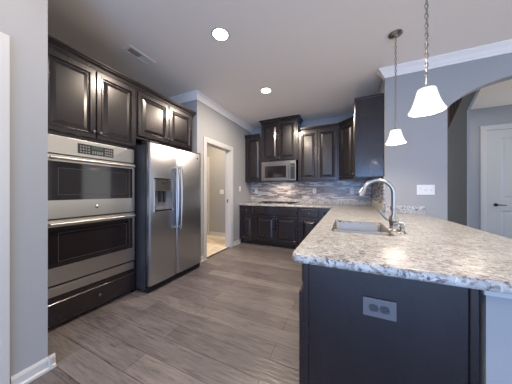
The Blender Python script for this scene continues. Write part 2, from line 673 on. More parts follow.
KN = [(0.0, 0.0), (0.006, 0.0), (0.006, 0.012), (0.010, 0.016), (0.0145, 0.020), (0.0145, 0.024), (0.010, 0.029), (0.0, 0.030)]


def knob(parent, x, z, y=-0.02):
    MB().lathe([(r, y - h_) for r, h_ in KN], (x, 0, z), 'y', 14).build('knob', M['nickel'], parent)


def front(parent, kind, x0, x1, z0, z1, kn=None):
    w_, h_ = x1 - x0, z1 - z0
    if kind == 'door':
        mb = door_panel(w_, h_)
    elif kind == 'drawer_panel':
        mb = door_panel(w_, h_, 0.04)
    else:
        mb = slab_front(w_, h_)
    o = mb.build('door' if kind == 'door' else 'drawer', M['wood'], parent)
    o.location = (x0, -0.0005, z0)
    if kn:
        knob(o, kn[0] - x0, kn[1] - z0)
    return o


def carcass(mb, x0, x1, z0, z1, d, toe=0.0, shell=False):
    if not shell:
        mb.box(x0, x1, 0, d, z0 + toe, z1)
    else:
        mb.box(x0, x0 + 0.018, 0, d, z0 + toe, z1).box(x1 - 0.018, x1, 0, d, z0 + toe, z1)
        mb.box(x0 + 0.018, x1 - 0.018, 0, d, z0 + toe, z0 + toe + 0.018).box(x0 + 0.018, x1 - 0.018, d - 0.012, d, z0 + toe + 0.018, z1)
        mb.box(x0 + 0.018, x1 - 0.018, 0, 0.018, z0 + toe + 0.018, z1)
    if toe:
        mb.box(x0, x1, 0.07, d, z0, z0 + toe)


CP = [(0.0, 0.0), (0.010, 0.0), (0.010, 0.010), (0.016, 0.012), (0.016, 0.020), (0.022, 0.030), (0.032, 0.040), (0.036, 0.042), (0.036, 0.050), (0.044, 0.052), (0.050, 0.056), (0.050, 0.072), (0.0, 0.072)]


def cab_crown(path, z0, name, parent, closed_ends=True, m=None):
    """crown swept along local (x,y) path; outward normal is right-hand side of the travel direction"""
    P = [Vector(p) for p in path]
    nrm = [Vector(((b - a).normalized().y, -(b - a).normalized().x)) for a, b in zip(P, P[1:])]
    rings = []
    for i, p in enumerate(P):
        if i == 0:
            m_ = nrm[0]
        elif i == len(P) - 1:
            m_ = nrm[-1]
        else:
            s = nrm[i - 1] + nrm[i]
            m_ = s / s.dot(nrm[i])
        rings.append([(p.x + m_.x * o, p.y + m_.y * o, z0 + z) for o, z in CP])
    return MB().rings(rings).build(name, M['wood'], parent)


# --- oven tower (faces +x): local x -> world y, local -y -> world +x
t = thing('oven_cabinet', 'tall dark espresso cabinet framing the double wall oven, drawer below', 'cabinet', (-2.30, 0.70, 0), PI / 2)
mb = MB()
W = 0.855
mb.box(0, 0.05, 0, 0.595, 0.0, 2.43).box(W - 0.035, W, 0, 0.595, 0.0, 2.43)
mb.box(0.05, W - 0.035, 0, 0.595, 1.69, 2.43).box(0.05, W - 0.035, 0, 0.595, 0.03, 0.285).box(0.05, W - 0.035, 0.58, 0.595, 0.285, 1.69)
mb.box(0.05, W - 0.035, 0.05, 0.595, 0.0, 0.03)
mb.build('body', M['wood'], t)
front(t, 'door', 0.03, 0.43, 1.725, 2.412, (0.405, 1.79))
front(t, 'door', 0.438, 0.838, 1.725, 2.412, (0.463, 1.79))
front(t, 'drawer', 0.025, 0.838, 0.045, 0.24, (0.455, 0.155))

# --- double wall oven in the tower
ov = thing('double_wall_oven', 'stainless steel double wall oven stacked in the dark cabinet', 'oven', (-2.308, 0.756, 0.290), PI / 2)
OW = 0.757
z_ = 0.290
mb = MB().box(0.0, OW, 0.0, 0.56, 0.005, 1.39)
mb.build('body', M['black'], ov)
MB().box(-0.006, OW + 0.006, -0.022, -0.001, 0.0, 0.082, 0.003).build('bottom_trim', M['steel'], ov)
cp = MB().box(-0.006, OW + 0.006, -0.030, -0.001, 1.238, 1.396, 0.004).build('control_panel', M['steel'], ov)
dp = MB().box(0.225, 0.535, -0.034, -0.0305, 1.268, 1.362, 0.002).build('display', M['display'], cp)
MB().box(0.335, 0.435, -0.036, -0.0345, 1.325, 1.352).build('clock_digits', M['digits'], cp)
for i in range(4):
    for j in range(3):
        for x in (0.240 + i * 0.022, 0.452 + i * 0.019):
            MB().box(x, x + 0.013, -0.0358, -0.0345, 1.278 + j * 0.026, 1.293 + j * 0.026).build('button', M['button'], cp)
for i in range(5):
    x = 0.340 + i * 0.020
    MB().box(x, x + 0.012, -0.0358, -0.0345, 1.280, 1.308).build('button', M['button'], cp)


def oven_door(z0, z1, gz0, gz1, logo):
    d = bpy.data.objects.new('door', None)
    mbb = MB()
    y0, y1 = -0.036, -0.001
    mbb.box(-0.006, OW + 0.006, y0, y1, z0, gz0).box(-0.006, OW + 0.006, y0, y1, gz1, z1)
    mbb.box(-0.006, 0.018, y0, y1, gz0, gz1).box(OW - 0.018, OW + 0.006, y0, y1, gz0, gz1)
    d = mbb.build('door', M['steel'], ov)
    g = MB().box(0.018, OW - 0.018, y0 + 0.002, y1, gz0, gz1).build('window', M['glass_black'], d)
    mi = MB()
    a0, a1, b0, b1 = 0.085, OW - 0.085, gz0 + 0.045, gz1 - 0.055
    mi.box(a0, a1, y0 + 0.0005, y0 + 0.0018, b0, b0 + 0.004).box(a0, a1, y0 + 0.0005, y0 + 0.0018, b1 - 0.004, b1)
    mi.box(a0, a0 + 0.004, y0 + 0.0005, y0 + 0.0018, b0 + 0.004, b1 - 0.004).box(a1 - 0.004, a1, y0 + 0.0005, y0 + 0.0018, b0 + 0.004, b1 - 0.004)
    mi.build('window_border', M['fridge_side'], d)
    hz = z1 - 0.032
    hm = MB()
    hm.tube([(0.02, -0.078, hz), (OW - 0.02, -0.078, hz)], 0.0125, 14)
    for x in (0.045, OW - 0.045):
        hm.tube([(x, -0.036, hz), (x, -0.078, hz)], 0.010, 10)
    hm.build('handle', M['steel'], d)
    if logo:
        MB().lathe([(0.0, -0.042), (0.014, -0.041), (0.018, -0.036)], (OW / 2, 0, logo), 'y', 20).build('badge', M['chrome'], d)
    return d


oven_door(0.674, 1.228, 0.832, 1.172, 0.760)
oven_door(0.104, 0.660, 0.252, 0.602, None)

# --- fridge cabinet
fc = thing('over_fridge_cabinet', 'dark two-door wall cabinet mounted above the steel refrigerator', 'cabinet', (-2.30, 1.556, 0), PI / 2)
MB().box(0, 0.95, 0, 0.595, 1.84, 2.43).build('body', M['wood'], fc)
front(fc, 'door', 0.02, 0.467, 1.875, 2.412, (0.44, 1.935))
front(fc, 'door', 0.475, 0.922, 1.875, 2.412, (0.502, 1.935))
lc = cab_crown([(0.0, 0), (1.806, 0), (1.806, 0.56)], 2.431, 'cabinet_crown_moulding', None)
lc.location = (-2.30, 0.70, 0)
lc.rotation_euler = (0, 0, PI / 2)
tag(lc, 'long dark crown moulding along the top of the oven and refrigerator cabinets', 'moulding')

# --- refrigerator
fr = thing('refrigerator', 'stainless steel side by side refrigerator with ice and water dispenser', 'refrigerator', (-2.08, 1.565, 0), PI / 2)
FW = 0.912
MB().box(0.0, FW, 0.075, 0.80, 0.03, 1.755, 0.004).build('body', M['fridge_side'], fr)
gm = MB().box(0.004, FW - 0.004, 0.03, 0.075, 0.012, 0.075)
for k in range(4):
    gm.box(0.02, FW - 0.02, 0.024, 0.03, 0.018 + k * 0.014, 0.025 + k * 0.014)
gm.build('base_grille', M['black'], fr)
for x in (0.04, FW - 0.08):
    for y in (0.09, 0.72):
        MB().box(x, x + 0.04, y, y + 0.05, 0.0, 0.0305).build('foot', M['black'], fr)


def fridge_door(x0, x1, hole=None):
    z0, z1 = 0.085, 1.775
    n = 14

    def yf(x):
        u = (x - x0) / (x1 - x0) * 2 - 1
        return -0.004 - 0.010 * (1 - u * u) + (0.022 * max(0, abs(u) - 0.94) / 0.06 if abs(u) > 0.94 else 0)
    xs = [x0 + (x1 - x0) * k / n for k in range(n + 1)]
    xs = sorted(set(xs + [x0 + 0.006, x0 + 0.012, x1 - 0.006, x1 - 0.012] + (list(hole[:2]) if hole else [])))
    zs2 = [z0, z0 + 0.01, z1 - 0.01, z1]
    if hole:
        zs2 = sorted(zs2 + list(hole[2:]))
    mbb = MB()
    V, F = [], []
    idx = {}
    for i, x in enumerate(xs):
        for j, z in enumerate(zs2):
            idx[i, j] = len(V)
            V.append((x, yf(x) + (0.008 if j in (0, len(zs2) - 1) else 0), z))
    for i in range(len(xs) - 1):
        for j in range(len(zs2) - 1):
            if hole and hole[0] - 1e-6 <= xs[i] and xs[i + 1] <= hole[1] + 1e-6 and hole[2] - 1e-6 <= zs2[j] and zs2[j + 1] <= hole[3] + 1e-6:
                continue
            F.append((idx[i, j], idx[i + 1, j], idx[i + 1, j + 1], idx[i, j + 1]))
    mbb.add(V, F, True)
    # sides, top, bottom, back
    nx, nz = len(xs), len(zs2)
    y1 = 0.07
    for i in range(nx - 1):
        for j, z in ((0, z0), (nz - 1, z1)):
            a, b2 = V[idx[i, j]], V[idx[i + 1, j]]
            mbb.add([a, b2, (b2[0], y1, z), (a[0], y1, z)], [(0, 1, 2, 3)])
    for i, x in ((0, x0), (nx - 1, x1)):
        col = [V[idx[i, j]] for j in range(nz)]
        mbb.add(col + [(x, y1, z1), (x, y1, z0)], [tuple(range(nz + 2))])
    if not hole:
        mbb.add([(x0, y1, z0), (x1, y1, z0), (x1, y1, z1), (x0, y1, z1)], [(0, 1, 2, 3)])
    else:
        mbb.box(x0, x1, y1 - 0.004, y1, z0, z1)
    return mbb


HX0, HX1, HZ0, HZ1 = 0.058, 0.328, 0.965, 1.360
da = fridge_door(0.003, 0.400, (HX0, HX1, HZ0, HZ1)).build('door', M['steel_fridge'], fr)
db = fridge_door(0.408, FW - 0.003).build('door', M['steel_fridge'], fr)
ds = MB()
ds.box(HX0, HX0 + 0.012, -0.016, 0.062, HZ0, HZ1).box(HX1 - 0.012, HX1, -0.016, 0.062, HZ0, HZ1).box(HX0, HX1, -0.016, 0.062, HZ1 - 0.012, HZ1)
ds.box(HX0 - 0.006, HX1 + 0.006, -0.028, 0.05, HZ0 - 0.010, HZ0 + 0.014, 0.003).box(HX0 + 0.012, HX1 - 0.012, 0.050, 0.062, HZ0 + 0.014, HZ1 - 0.012)
dz = ds.build('dispenser_frame', M['chrome'], da)
MB().box(HX0 + 0.014, HX1 - 0.014, -0.013, 0.040, HZ1 - 0.155, HZ1 - 0.014, 0.003).build('dispenser_panel', M['nickel'], da)
MB().box(0.165, 0.225, -0.016, -0.0135, HZ1 - 0.075, HZ1 - 0.045).build('dispenser_display', M['display'], da)
MB().box(HX0 + 0.013, HX1 - 0.013, 0.038, 0.049, HZ0 + 0.015, HZ1 - 0.156).build('dispenser_recess', M['grey_plastic'], da)
MB().box(0.150, 0.180, 0.012, 0.030, HZ0 + 0.10, HZ0 + 0.235, 0.003).build('dispenser_paddle', M['black'], da)
MB().box(0.215, 0.245, 0.012, 0.030, HZ0 + 0.10, HZ0 + 0.235, 0.003).build('dispenser_paddle', M['black'], da)
for d_, x in ((da, 0.372), (db, 0.436)):
    hm = MB()
    P = []
    for k in range(13):
        u = k / 12 * 2 - 1
        P.append((x, -0.070 + 0.022 * u ** 4 * 1.0, 1.115 + u * 0.425))
    hm.tube(P, 0.0135, 12)
    for z in (0.72, 1.51):
        hm.tube([(x, -0.010, z), (x, -0.052, z)], 0.012, 10)
    hm.build('handle', M['steel_fridge'], d_)
MB().box(0.02, 0.14, 0.0, 0.16, 1.776, 1.795, 0.004).build('hinge_cover', M['fridge_side'], fr)
MB().box(FW - 0.14, FW - 0.02, 0.0, 0.16, 1.776, 1.795, 0.004).build('hinge_cover', M['fridge_side'], fr)
MB().lathe([(0.0, -0.018), (0.013, -0.017), (0.016, -0.008)], (0.80, 0, 1.70), 'y', 18).build('badge', M['chrome'], db)

# --- back wall base cabinets (face -y at y = 4.0)
YF = 4.0
bb = {}


def base_unit(name, label, x0, x1, fronts, shell=False, loc=None, rz=0.0, d=0.59):
    t_ = thing(name, label, 'cabinet', loc or (x0, YF, 0), rz)
    m_ = MB()
    carcass(m_, 0, x1 - x0, 0, 0.875, d, 0.10, shell)
    m_.build('body', M['wood'], t_)
    for f in fronts:
        front(t_, *f)
    return t_


G = 'base cabinets'
base_unit('base_cabinet', 'narrow dark base cabinet under the counter next to the pantry wall', -2.247, -1.873,
          [('drawer', 0.045, 0.35, 0.685, 0.845, (0.20, 0.765)), ('door', 0.045, 0.35, 0.115, 0.665, (0.325, 0.61))])
base_unit('base_cabinet', 'wide two-door dark base cabinet under the cooktop', -1.871, -0.865,
          [('drawer', 0.03, 0.976, 0.685, 0.845), ('door', 0.03, 0.497, 0.115, 0.665, (0.472, 0.62)), ('door', 0.509, 0.976, 0.115, 0.665, (0.534, 0.62))], True)
base_unit('base_cabinet', 'dark base cabinet with one drawer and door right of the cooktop', -0.863, -0.455,
          [('drawer', 0.03, 0.378, 0.685, 0.845, (0.204, 0.765)), ('door', 0.03, 0.378, 0.115, 0.665, (0.055, 0.61))])
base_unit('base_cabinet', 'dark corner base cabinet at the inside bend of the counter', -0.453, 0.478,
          [('door', 0.025, 0.215, 0.115, 0.845, (0.19, 0.78))])

# --- peninsula base cabinets (face -x at x = -0.19)
XP = -0.19
pen = base_unit('base_cabinet', 'dark end base cabinet at the near end of the peninsula, panelled end towards the camera', 0, 0.45,
                [('drawer', 0.02, 0.40, 0.725, 0.85, None), ('door', 0.02, 0.462, 0.115, 0.71, None)], loc=(XP, 1.432, 0), rz=-PI / 2, d=0.62)
em = MB()
em.box(0.4505, 0.466, 0.0, 0.026, 0, 0.875, 0.003).box(0.4505, 0.466, 0.597, 0.622, 0, 0.875, 0.003).box(0.4505, 0.457, 0.026, 0.597, 0, 0.875)
em.build('end_panel', M['wood'], pen)
base_unit('base_cabinet', 'dark two-door base cabinet under the sink in the peninsula', 0, 0.93,
          [('door', 0.02, 0.46, 0.115, 0.845, (0.435, 0.78)), ('door', 0.47, 0.91, 0.115, 0.845, (0.495, 0.78))], True, loc=(XP, 2.364, 0), rz=-PI / 2, d=0.62)
base_unit('base_cabinet', 'dark base cabinet in the peninsula between sink and corner', 0, 0.75,
          [('drawer', 0.02, 0.73, 0.715, 0.85, (0.375, 0.78)), ('door', 0.02, 0.37, 0.115, 0.70, (0.345, 0.64)), ('door', 0.38, 0.73, 0.115, 0.70, (0.405, 0.64))],
          loc=(XP, 3.116, 0), rz=-PI / 2, d=0.62)
base_unit('base_cabinet', 'blank dark filler cabinet in the peninsula beside the inside corner', 0, 0.86, [], loc=(XP, 3.98, 0), rz=-PI / 2, d=0.62)

# --- wall cabinets on the back wall
YU = 4.27


def wall_unit(label, x0, x1, z0, z1, y, fronts, crown_path, name='wall_cabinet'):
    t_ = thing(name, label, 'cabinet', (x0, y, 0))
    MB().box(0, x1 - x0, 0, YB - y - 0.002, z0, z1).build('body', M['wood'], t_)
    for f in fronts:
        front(t_, *f)
    cab_crown(crown_path, z1 + 0.0005, 'crown_moulding', t_)
    return t_


wall_unit('narrow single-door dark wall cabinet beside the pantry wall', -2.235, -1.790, 1.425, 2.48, YU,
          [('door', 0.05, 0.42, 1.44, 2.465, None)], [(0.0, 0.0), (0.395, 0.0)])
wall_unit('tallest dark wall cabinet, two doors, mounted above the microwave', -1.787, -0.945, 1.873, 2.755, 4.22,
          [('door', 0.03, 0.415, 1.90, 2.735, (0.392, 1.945)), ('door', 0.427, 0.812, 1.90, 2.735, (0.45, 1.945))], [(0.0, 0.37), (0.0, 0.0), (0.842, 0.0), (0.842, 0.37)])
wall_unit('two-door dark wall cabinet between microwave and corner cabinet', -0.942, -0.132, 1.425, 2.48, YU,
          [('door', 0.025, 0.395, 1.44, 2.465, None), ('door', 0.405, 0.785, 1.44, 2.465, None)], [(0.055, 0.0), (0.808, 0.0)])
# diagonal corner cabinet
t = thing('corner_wall_cabinet', 'dark diagonal corner wall cabinet with a single door', 'cabinet', (-0.13, YU, 0), -PI / 4)
q = math.sqrt(0.5)


def loc45(x, y):   # world to local
    dx, dy = x + 0.13, y - YU
    return (dx * q - dy * q, dx * q + dy * q)


pg = [loc45(*p) for p in ((-0.13, YU), (0.15, 3.99), (XR - 0.002, 3.99), (XR - 0.002, YB - 0.002), (-0.13, YB - 0.002))]
MB().prism(pg, 1.425, 2.48).build('body', M['wood'], t)
front(t, 'door', 0.02, 0.376, 1.44, 2.465, (0.045, 1.49))
cab_crown([(0.012, 0.0), (0.37, 0.0)], 2.4805, 'crown_moulding', t)
# right wall cabinet (faces -x)
t = thing('wall_cabinet', 'dark wall cabinet on the right wall showing its plain side panel', 'cabinet', (0.14, 3.985, 0), -PI / 2)
MB().box(0, 0.765, 0, 0.338, 1.41, 2.525).build('body', M['wood'], t)
MB().box(0.7655, 0.7715, 0.022, 0.316, 1.41, 2.525).box(0.7655, 0.775, 0.0, 0.022, 1.41, 2.525).box(0.7655, 0.775, 0.316, 0.338, 1.41, 2.525).build('side_panel', M['wood'], t)
front(t, 'door', 0.02, 0.378, 1.425, 2.51, (0.35, 1.49))
front(t, 'door', 0.388, 0.758, 1.425, 2.51, (0.413, 1.49))
MB().box(0.0, 0.780, -0.026, 0.338, 2.5255, 2.560, 0.006).build('top_moulding', M['wood'], t)


# ------------------------------------------------------------------ countertop
def offset(poly, d):
    n = len(poly)
    out = []
    for i in range(n):
        p0, p1, p2 = Vector(poly[i - 1]), Vector(poly[i]), Vector(poly[(i + 1) % n])
        a, b = (p1 - p0).normalized(), (p2 - p1).normalized()
        na, nb = Vector((-a.y, a.x)), Vector((-b.y, b.x))
        s = na + nb
        s = s / max(0.3, s.dot(nb))
        out.append((p1.x + s.x * d, p1.y + s.y * d))
    return out


def arc(cx, cy, r, a0, a1, n=6):
    return [(cx + r * math.cos(R(a0 + (a1 - a0) * k / n)), cy + r * math.sin(R(a0 + (a1 - a0) * k / n))) for k in range(n + 1)]


x0c, x1c, y0c = -0.235, 0.915, 0.888
outline = arc(x0c + 0.05, y0c + 0.05, 0.05, 180, 270) + arc(x1c - 0.05, y0c + 0.05, 0.05, 270, 360)
outline += [(x1c, YA - 0.002), (XR - 0.002, YA - 0.002), (XR - 0.002, YB - 0.002), (-2.248, YB - 0.002), (-2.248, 3.962), (x0c, 3.962)]
SX0, SX1, SY0, SY1 = -0.10, 0.29, 1.50, 2.10
hole = arc(SX0 + 0.04, SY0 + 0.04, 0.04, 180, 270) + arc(SX1 - 0.04, SY0 + 0.04, 0.04, 270, 360) + arc(SX1 - 0.04, SY1 - 0.04, 0.04, 0, 90) + arc(SX0 + 0.04, SY1 - 0.04, 0.04, 90, 180)
Z0, Z1 = 0.8765, 0.914


def filled(outer, inner, z):
    bm = bmesh.new()
    es = []
    for lp in (outer, inner):
        vs = [bm.verts.new((x, y, z)) for x, y in lp]
        es += [bm.edges.new((vs[i], vs[(i + 1) % len(vs)])) for i in range(len(vs))]
    bmesh.ops.triangle_fill(bm, use_beauty=True, edges=es)
    bm.verts.index_update()
    V = [v.co[:] for v in bm.verts]
    F = [[v.index for v in f.verts] for f in bm.faces]
    bm.free()
    return V, F


mb = MB()
prof = [(0.006, Z0), (0.001, Z0 + 0.006), (0.0, Z0 + 0.012), (0.0, Z1 - 0.014), (0.003, Z1 - 0.006), (0.008, Z1 - 0.0015), (0.014, Z1)]
rings = [[(x, y, z) for x, y in offset(outline, o)] for o, z in prof]
mb.rings(rings, False, False, True)
mb.add(*filled(offset(outline, 0.014), hole, Z1))
mb.add(*filled(offset(outline, 0.006), hole, Z0))
mb.rings([[(x, y, Z0) for x, y in hole], [(x, y, Z1) for x, y in hole]], False, False)
ct = mb.build('countertop', M['granite'])
tag(ct, 'large L-shaped speckled beige granite countertop over the base cabinets and peninsula', 'countertop')

mb = MB().box(-2.245, XR - 0.024, YB - 0.022, YB - 0.002, Z1 + 0.0005, 1.016, 0.002)
tag(mb.build('granite_backsplash', M['granite']), 'low granite upstand along the back wall behind the cooktop', 'backsplash')
mb = MB().box(XR - 0.022, XR - 0.002, YA + 0.01, YB - 0.024, Z1 + 0.0005, 1.016, 0.002)
tag(mb.build('granite_backsplash', M['granite']), 'low granite upstand along the right wall near the sink', 'backsplash')
mb = MB().box(XR + 0.002, 0.90, YA - 0.022, YA - 0.002, Z1 + 0.0005, 1.01, 0.002)
tag(mb.build('granite_backsplash', M['granite']), 'short granite upstand on the wall under the white switch plate', 'backsplash')
mb = MB().box(-2.245, XR - 0.014, YB - 0.012, YB - 0.002, 1.0165, 1.423)
mb.box(-1.785, -0.947, YB - 0.012, YB - 0.002, 1.4235, 1.87)
tag(mb.build('mosaic_backsplash', M['mosaic']), 'grey and tan linear mosaic tile backsplash on the back wall', 'backsplash')
mb = MB().box(XR - 0.012, XR - 0.002, YA + 0.01, YB - 0.014, 1.0165, 1.408)
tag(mb.build('mosaic_backsplash', M['mosaic']), 'mosaic tile backsplash on the right wall under the side cabinet', 'backsplash')

# ------------------------------------------------------------------ sink
sk = thing('kitchen_sink', 'undermount stainless double-bowl sink in the granite peninsula', 'sink', (SX0, SY0, 0.876))
sw, sd = SX1 - SX0, SY1 - SY0


def rrect(x0, x1, y0, y1, r, n=5):
    return arc(x0 + r, y0 + r, r, 180, 270, n) + arc(x1 - r, y0 + r, r, 270, 360, n) + arc(x1 - r, y1 - r, r, 0, 90, n) + arc(x0 + r, y1 - r, r, 90, 180, n)


div = 0.20
for ya, yb in ((0.004, div - 0.010), (div + 0.010, sd - 0.004)):
    A = rrect(0.004, sw - 0.004, ya, yb, 0.04)
    Bq = rrect(0.012, sw - 0.012, ya + 0.008, yb - 0.008, 0.035)
    Cq = rrect(0.040, sw - 0.040, ya + 0.036, yb - 0.036, 0.02)
    bowl = MB()
    bowl.rings([[(x, y, 0.022) for x, y in A], [(x, y, 0.018) for x, y in rrect(0.006, sw - 0.006, ya + 0.002, yb - 0.002, 0.04)], [(x, y, -0.15) for x, y in Bq], [(x, y, -0.178) for x, y in offset(Bq, 0.012)], [(x, y, -0.185) for x, y in Cq]], False, True, True)
    bo = bowl.build('bowl', M['steel_sink'], sk)
    MB().lathe([(0.0, -0.183), (0.03, -0.183), (0.042, -0.181), (0.045, -0.1845)], (sw / 2, (ya + yb) / 2, 0), 'z', 20).build('drain', M['chrome'], bo)
MB().box(0.002, sw - 0.002, div - 0.0105, div + 0.0105, -0.02, 0.0225, 0.004).build('divider', M['steel_sink'], sk)

# ------------------------------------------------------------------ faucet
fx, fy = 0.315, 1.72
fa = thing('kitchen_faucet', 'brushed nickel gooseneck kitchen faucet with pull-down head', 'faucet', (fx, fy, Z1 + 0.0005))
MB().lathe([(0.0, 0.0), (0.036, 0.0), (0.036, 0.006), (0.030, 0.012), (0.026, 0.02), (0.027, 0.05), (0.031, 0.065), (0.031, 0.082), (0.026, 0.095), (0.022, 0.11), (0.0, 0.11)]).build('base', M['nickel'], fa)
P = [(0, 0, 0.10), (0, 0, 0.16), (0, 0, 0.22), (0, 0, 0.27)]
r_ = 0.098
for k in range(1, 17):
    a = R(158) * k / 16
    P.append((-r_ + r_ * math.cos(a), 0, 0.27 + r_ * math.sin(a)))
MB().tube(P, 0.0145, 14).build('gooseneck', M['nickel'], fa)
MB().lathe([(0.0, 0.150), (0.019, 0.150), (0.021, 0.156), (0.021, 0.172), (0.019, 0.178), (0.0, 0.178)]).build('collar', M['nickel'], fa)
e = Vector(P[-1])
dr = (Vector(P[-1]) - Vector(P[-2])).normalized()
hd = MB()
hd.tube([e, e + dr * 0.010, e + dr * 0.012, e + dr * 0.035, e + dr * 0.060, e + dr * 0.068], [0.0175, 0.0195, 0.0165, 0.022, 0.027, 0.023], 16)
hd.build('spray_head', M['nickel'], fa)
lv = MB()
lv.tube([(-0.02, -0.0, 0.072), (-0.045, 0.004, 0.085), (-0.075, 0.012, 0.125), (-0.088, 0.016, 0.145)], [0.011, 0.010, 0.008, 0.0095], 10)
lv.build('lever', M['nickel'], fa)
so = thing('soap_dispenser', 'small brushed nickel soap dispenser standing beside the faucet', 'soap dispenser', (0.345, 1.625, Z1 + 0.0005))
MB().lathe([(0.0, 0.0), (0.024, 0.0), (0.024, 0.005), (0.016, 0.012), (0.013, 0.03), (0.015, 0.045), (0.010, 0.052), (0.009, 0.064), (0.0, 0.064)], n=16).build('body', M['nickel'], so)
MB().tube([(0.012, 0, 0.066), (-0.02, 0.0, 0.069), (-0.05, 0.0, 0.060)], [0.010, 0.008, 0.006], 10).build('spout', M['nickel'], so)

# ------------------------------------------------------------------ microwave, cooktop
mw = thing('microwave', 'stainless over-the-range microwave under the tallest wall cabinet', 'microwave', (-1.775, 4.19, 1.428))
mw_w, mw_h = 0.80, 0.44
MB().box(0.0, mw_w, 0.03, 0.385, 0.0, mw_h).build('body', M['black'], mw)
md = MB()
md.box(0, 0.085, 0, 0.029, 0.012, mw_h - 0.03).box(0.585, 0.660, 0, 0.029, 0.012, mw_h - 0.03).box(0.085, 0.585, 0, 0.029, 0.012, 0.075).box(0.085, 0.585, 0, 0.029, mw_h - 0.10, mw_h - 0.03)
mdo = md.build('door', M['steel_dark'], mw)
MB().box(0.085, 0.585, 0.003, 0.028, 0.075, mw_h - 0.10).build('window', M['glass_black'], mdo)
MB().tube([(0.625, 0.0, 0.05), (0.625, -0.035, 0.07), (0.625, -0.040, 0.20), (0.625, -0.035, 0.35), (0.625, 0.0, 0.37)], 0.011, 10).build('handle', M['steel_dark'], mdo)
mcp = MB().box(0.664, mw_w, 0.0, 0.029, 0.012, mw_h - 0.03, 0.002).build('control_panel', M['steel_dark'], mw)
MB().box(0.680, mw_w - 0.022, -0.002, -0.0005, 0.04, 0.375).build('keypad', M['display'], mcp)
for j in range(6):
    for i in range(3):
        MB().box(0.688 + i * 0.029, 0.708 + i * 0.029, -0.0034, -0.0022, 0.06 + j * 0.036, 0.078 + j * 0.036).build('button', M['black'], mcp)
MB().box(0.690, 0.766, -0.0034, -0.0022, 0.30, 0.335).build('clock_digits', M['digits'], mcp)
vm = MB().box(0, mw_w, 0.0, 0.029, mw_h - 0.027, mw_h)
vm.build('vent_strip', M['steel_dark'], mw)

ck = thing('gas_cooktop', 'stainless gas cooktop with black grates set on the back counter', 'cooktop', (-1.83, 4.07, Z1 + 0.0005))
MB().box(0, 0.90, 0, 0.44, 0.0, 0.010, 0.003).build('tray', M['steel'], ck)
for bx, by in ((0.16, 0.31), (0.16, 0.12), (0.45, 0.24), (0.72, 0.31), (0.72, 0.12)):
    MB().lathe([(0.0, 0.0105), (0.05, 0.0105), (0.05, 0.018), (0.035, 0.022), (0.035, 0.028), (0.0, 0.028)], (bx, by, 0), 'z', 18).build('burner', M['iron'], ck)
for gx0, gx1 in ((0.03, 0.30), (0.315, 0.585), (0.60, 0.85)):
    g_ = MB()
    for y in (0.03, 0.41):
        g_.box(gx0, gx1, y - 0.006, y + 0.006, 0.032, 0.046)
    for x in (gx0, gx1 - 0.012):
        g_.box(x, x + 0.012, 0.03, 0.41, 0.032, 0.046)
    xm = (gx0 + gx1) / 2
    g_.box(xm - 0.006, xm + 0.006, 0.03, 0.41, 0.034, 0.048).box(gx0, gx1, 0.214, 0.226, 0.034, 0.048)
    for x in (gx0, gx1 - 0.012):
        for y in (0.025, 0.402):
            g_.box(x, x + 0.012, y, y + 0.012, 0.0105, 0.034)
    g_.build('grate', M['iron'], ck)
for k in range(5):
    MB().lathe([(0.0, 0.0105), (0.017, 0.0105), (0.015, 0.032), (0.0, 0.033)], (0.873, 0.06 + k * 0.075, 0), 'z', 14).build('burner_knob', M['steel'], ck)


# ------------------------------------------------------------------ outlets and switches (local: plate in xz, facing -y, origin at its centre)
def plate(name, label, cat, loc, rz, w_, h_, m, group=None):
    t_ = thing(name, label, cat, loc, rz, group)
    MB().box(-w_ / 2, w_ / 2, -0.007, 0.0, -h_ / 2, h_ / 2, 0.0025).build('cover_plate', m, t_)
    return t_


def socket(t_, x, z, m, turned=False):
    s_ = MB()
    a, b = (0.014, 0.017)
    ring = []
    for k in range(20):
        an = 2 * PI * k / 20
        ring.append((max(-a, min(a, 0.018 * math.cos(an))), 0.0175 * math.sin(an)))
    if turned:
        ring = [(-zz, xx) for xx, zz in ring]
    s_.rings([[(x + p, -0.0072, z + q_) for p, q_ in ring], [(x + p, -0.0105, z + q_) for p, q_ in ring]], True, True)
    o_ = s_.build('socket', m, t_)
    sl = MB()
    for dx, dz, lw, lh in ((-0.006, 0.004, 0.0018, 0.008), (0.006, 0.004, 0.0018, 0.008), (0.0, -0.008, 0.005, 0.005)):
        if turned:
            dx, dz, lw, lh = -dz, dx, lh, lw
        sl.box(x + dx - lw / 2, x + dx + lw / 2, -0.0112, -0.0106, z + dz - lh / 2, z + dz + lh / 2)
    sl.build('slots', M['dark_void'], o_)


t = plate('wall_outlet', 'dark grey double outlet set sideways on the blue-black peninsula end panel', 'outlet', (0.127, 0.974, 0.706), 0, 0.122, 0.078, M['grey_plastic'])
for x in (-0.020, 0.020):
    socket(t, x, 0, M['fridge_side'], True)
for lbl, x, z in (('white outlet on the mosaic tiles left of the cooktop', -2.09, 1.195), ('white outlet on the mosaic tiles right of the cooktop', -0.645, 1.205), ('white outlet on the mosaic tiles close to the inside corner', 0.115, 1.205)):
    t = plate('wall_outlet', lbl, 'outlet', (x, YB - 0.0125, z), 0, 0.076, 0.118, M['plastic'])
    for dz in (-0.020, 0.020):
        socket(t, 0, dz, M['plastic'])


def toggle(t_, x):
    MB().add([(x - 0.005, -0.0072, -0.011), (x + 0.005, -0.0072, -0.011), (x + 0.005, -0.0072, 0.011), (x - 0.005, -0.0072, 0.011),
              (x - 0.004, -0.020, 0.004), (x + 0.004, -0.020, 0.004), (x + 0.004, -0.018, 0.012), (x - 0.004, -0.018, 0.012)],
             [(0, 1, 2, 3), (4, 5, 6, 7), (0, 1, 5, 4), (1, 2, 6, 5), (2, 3, 7, 6), (3, 0, 4, 7)]).build('toggle', M['plastic'], t_)


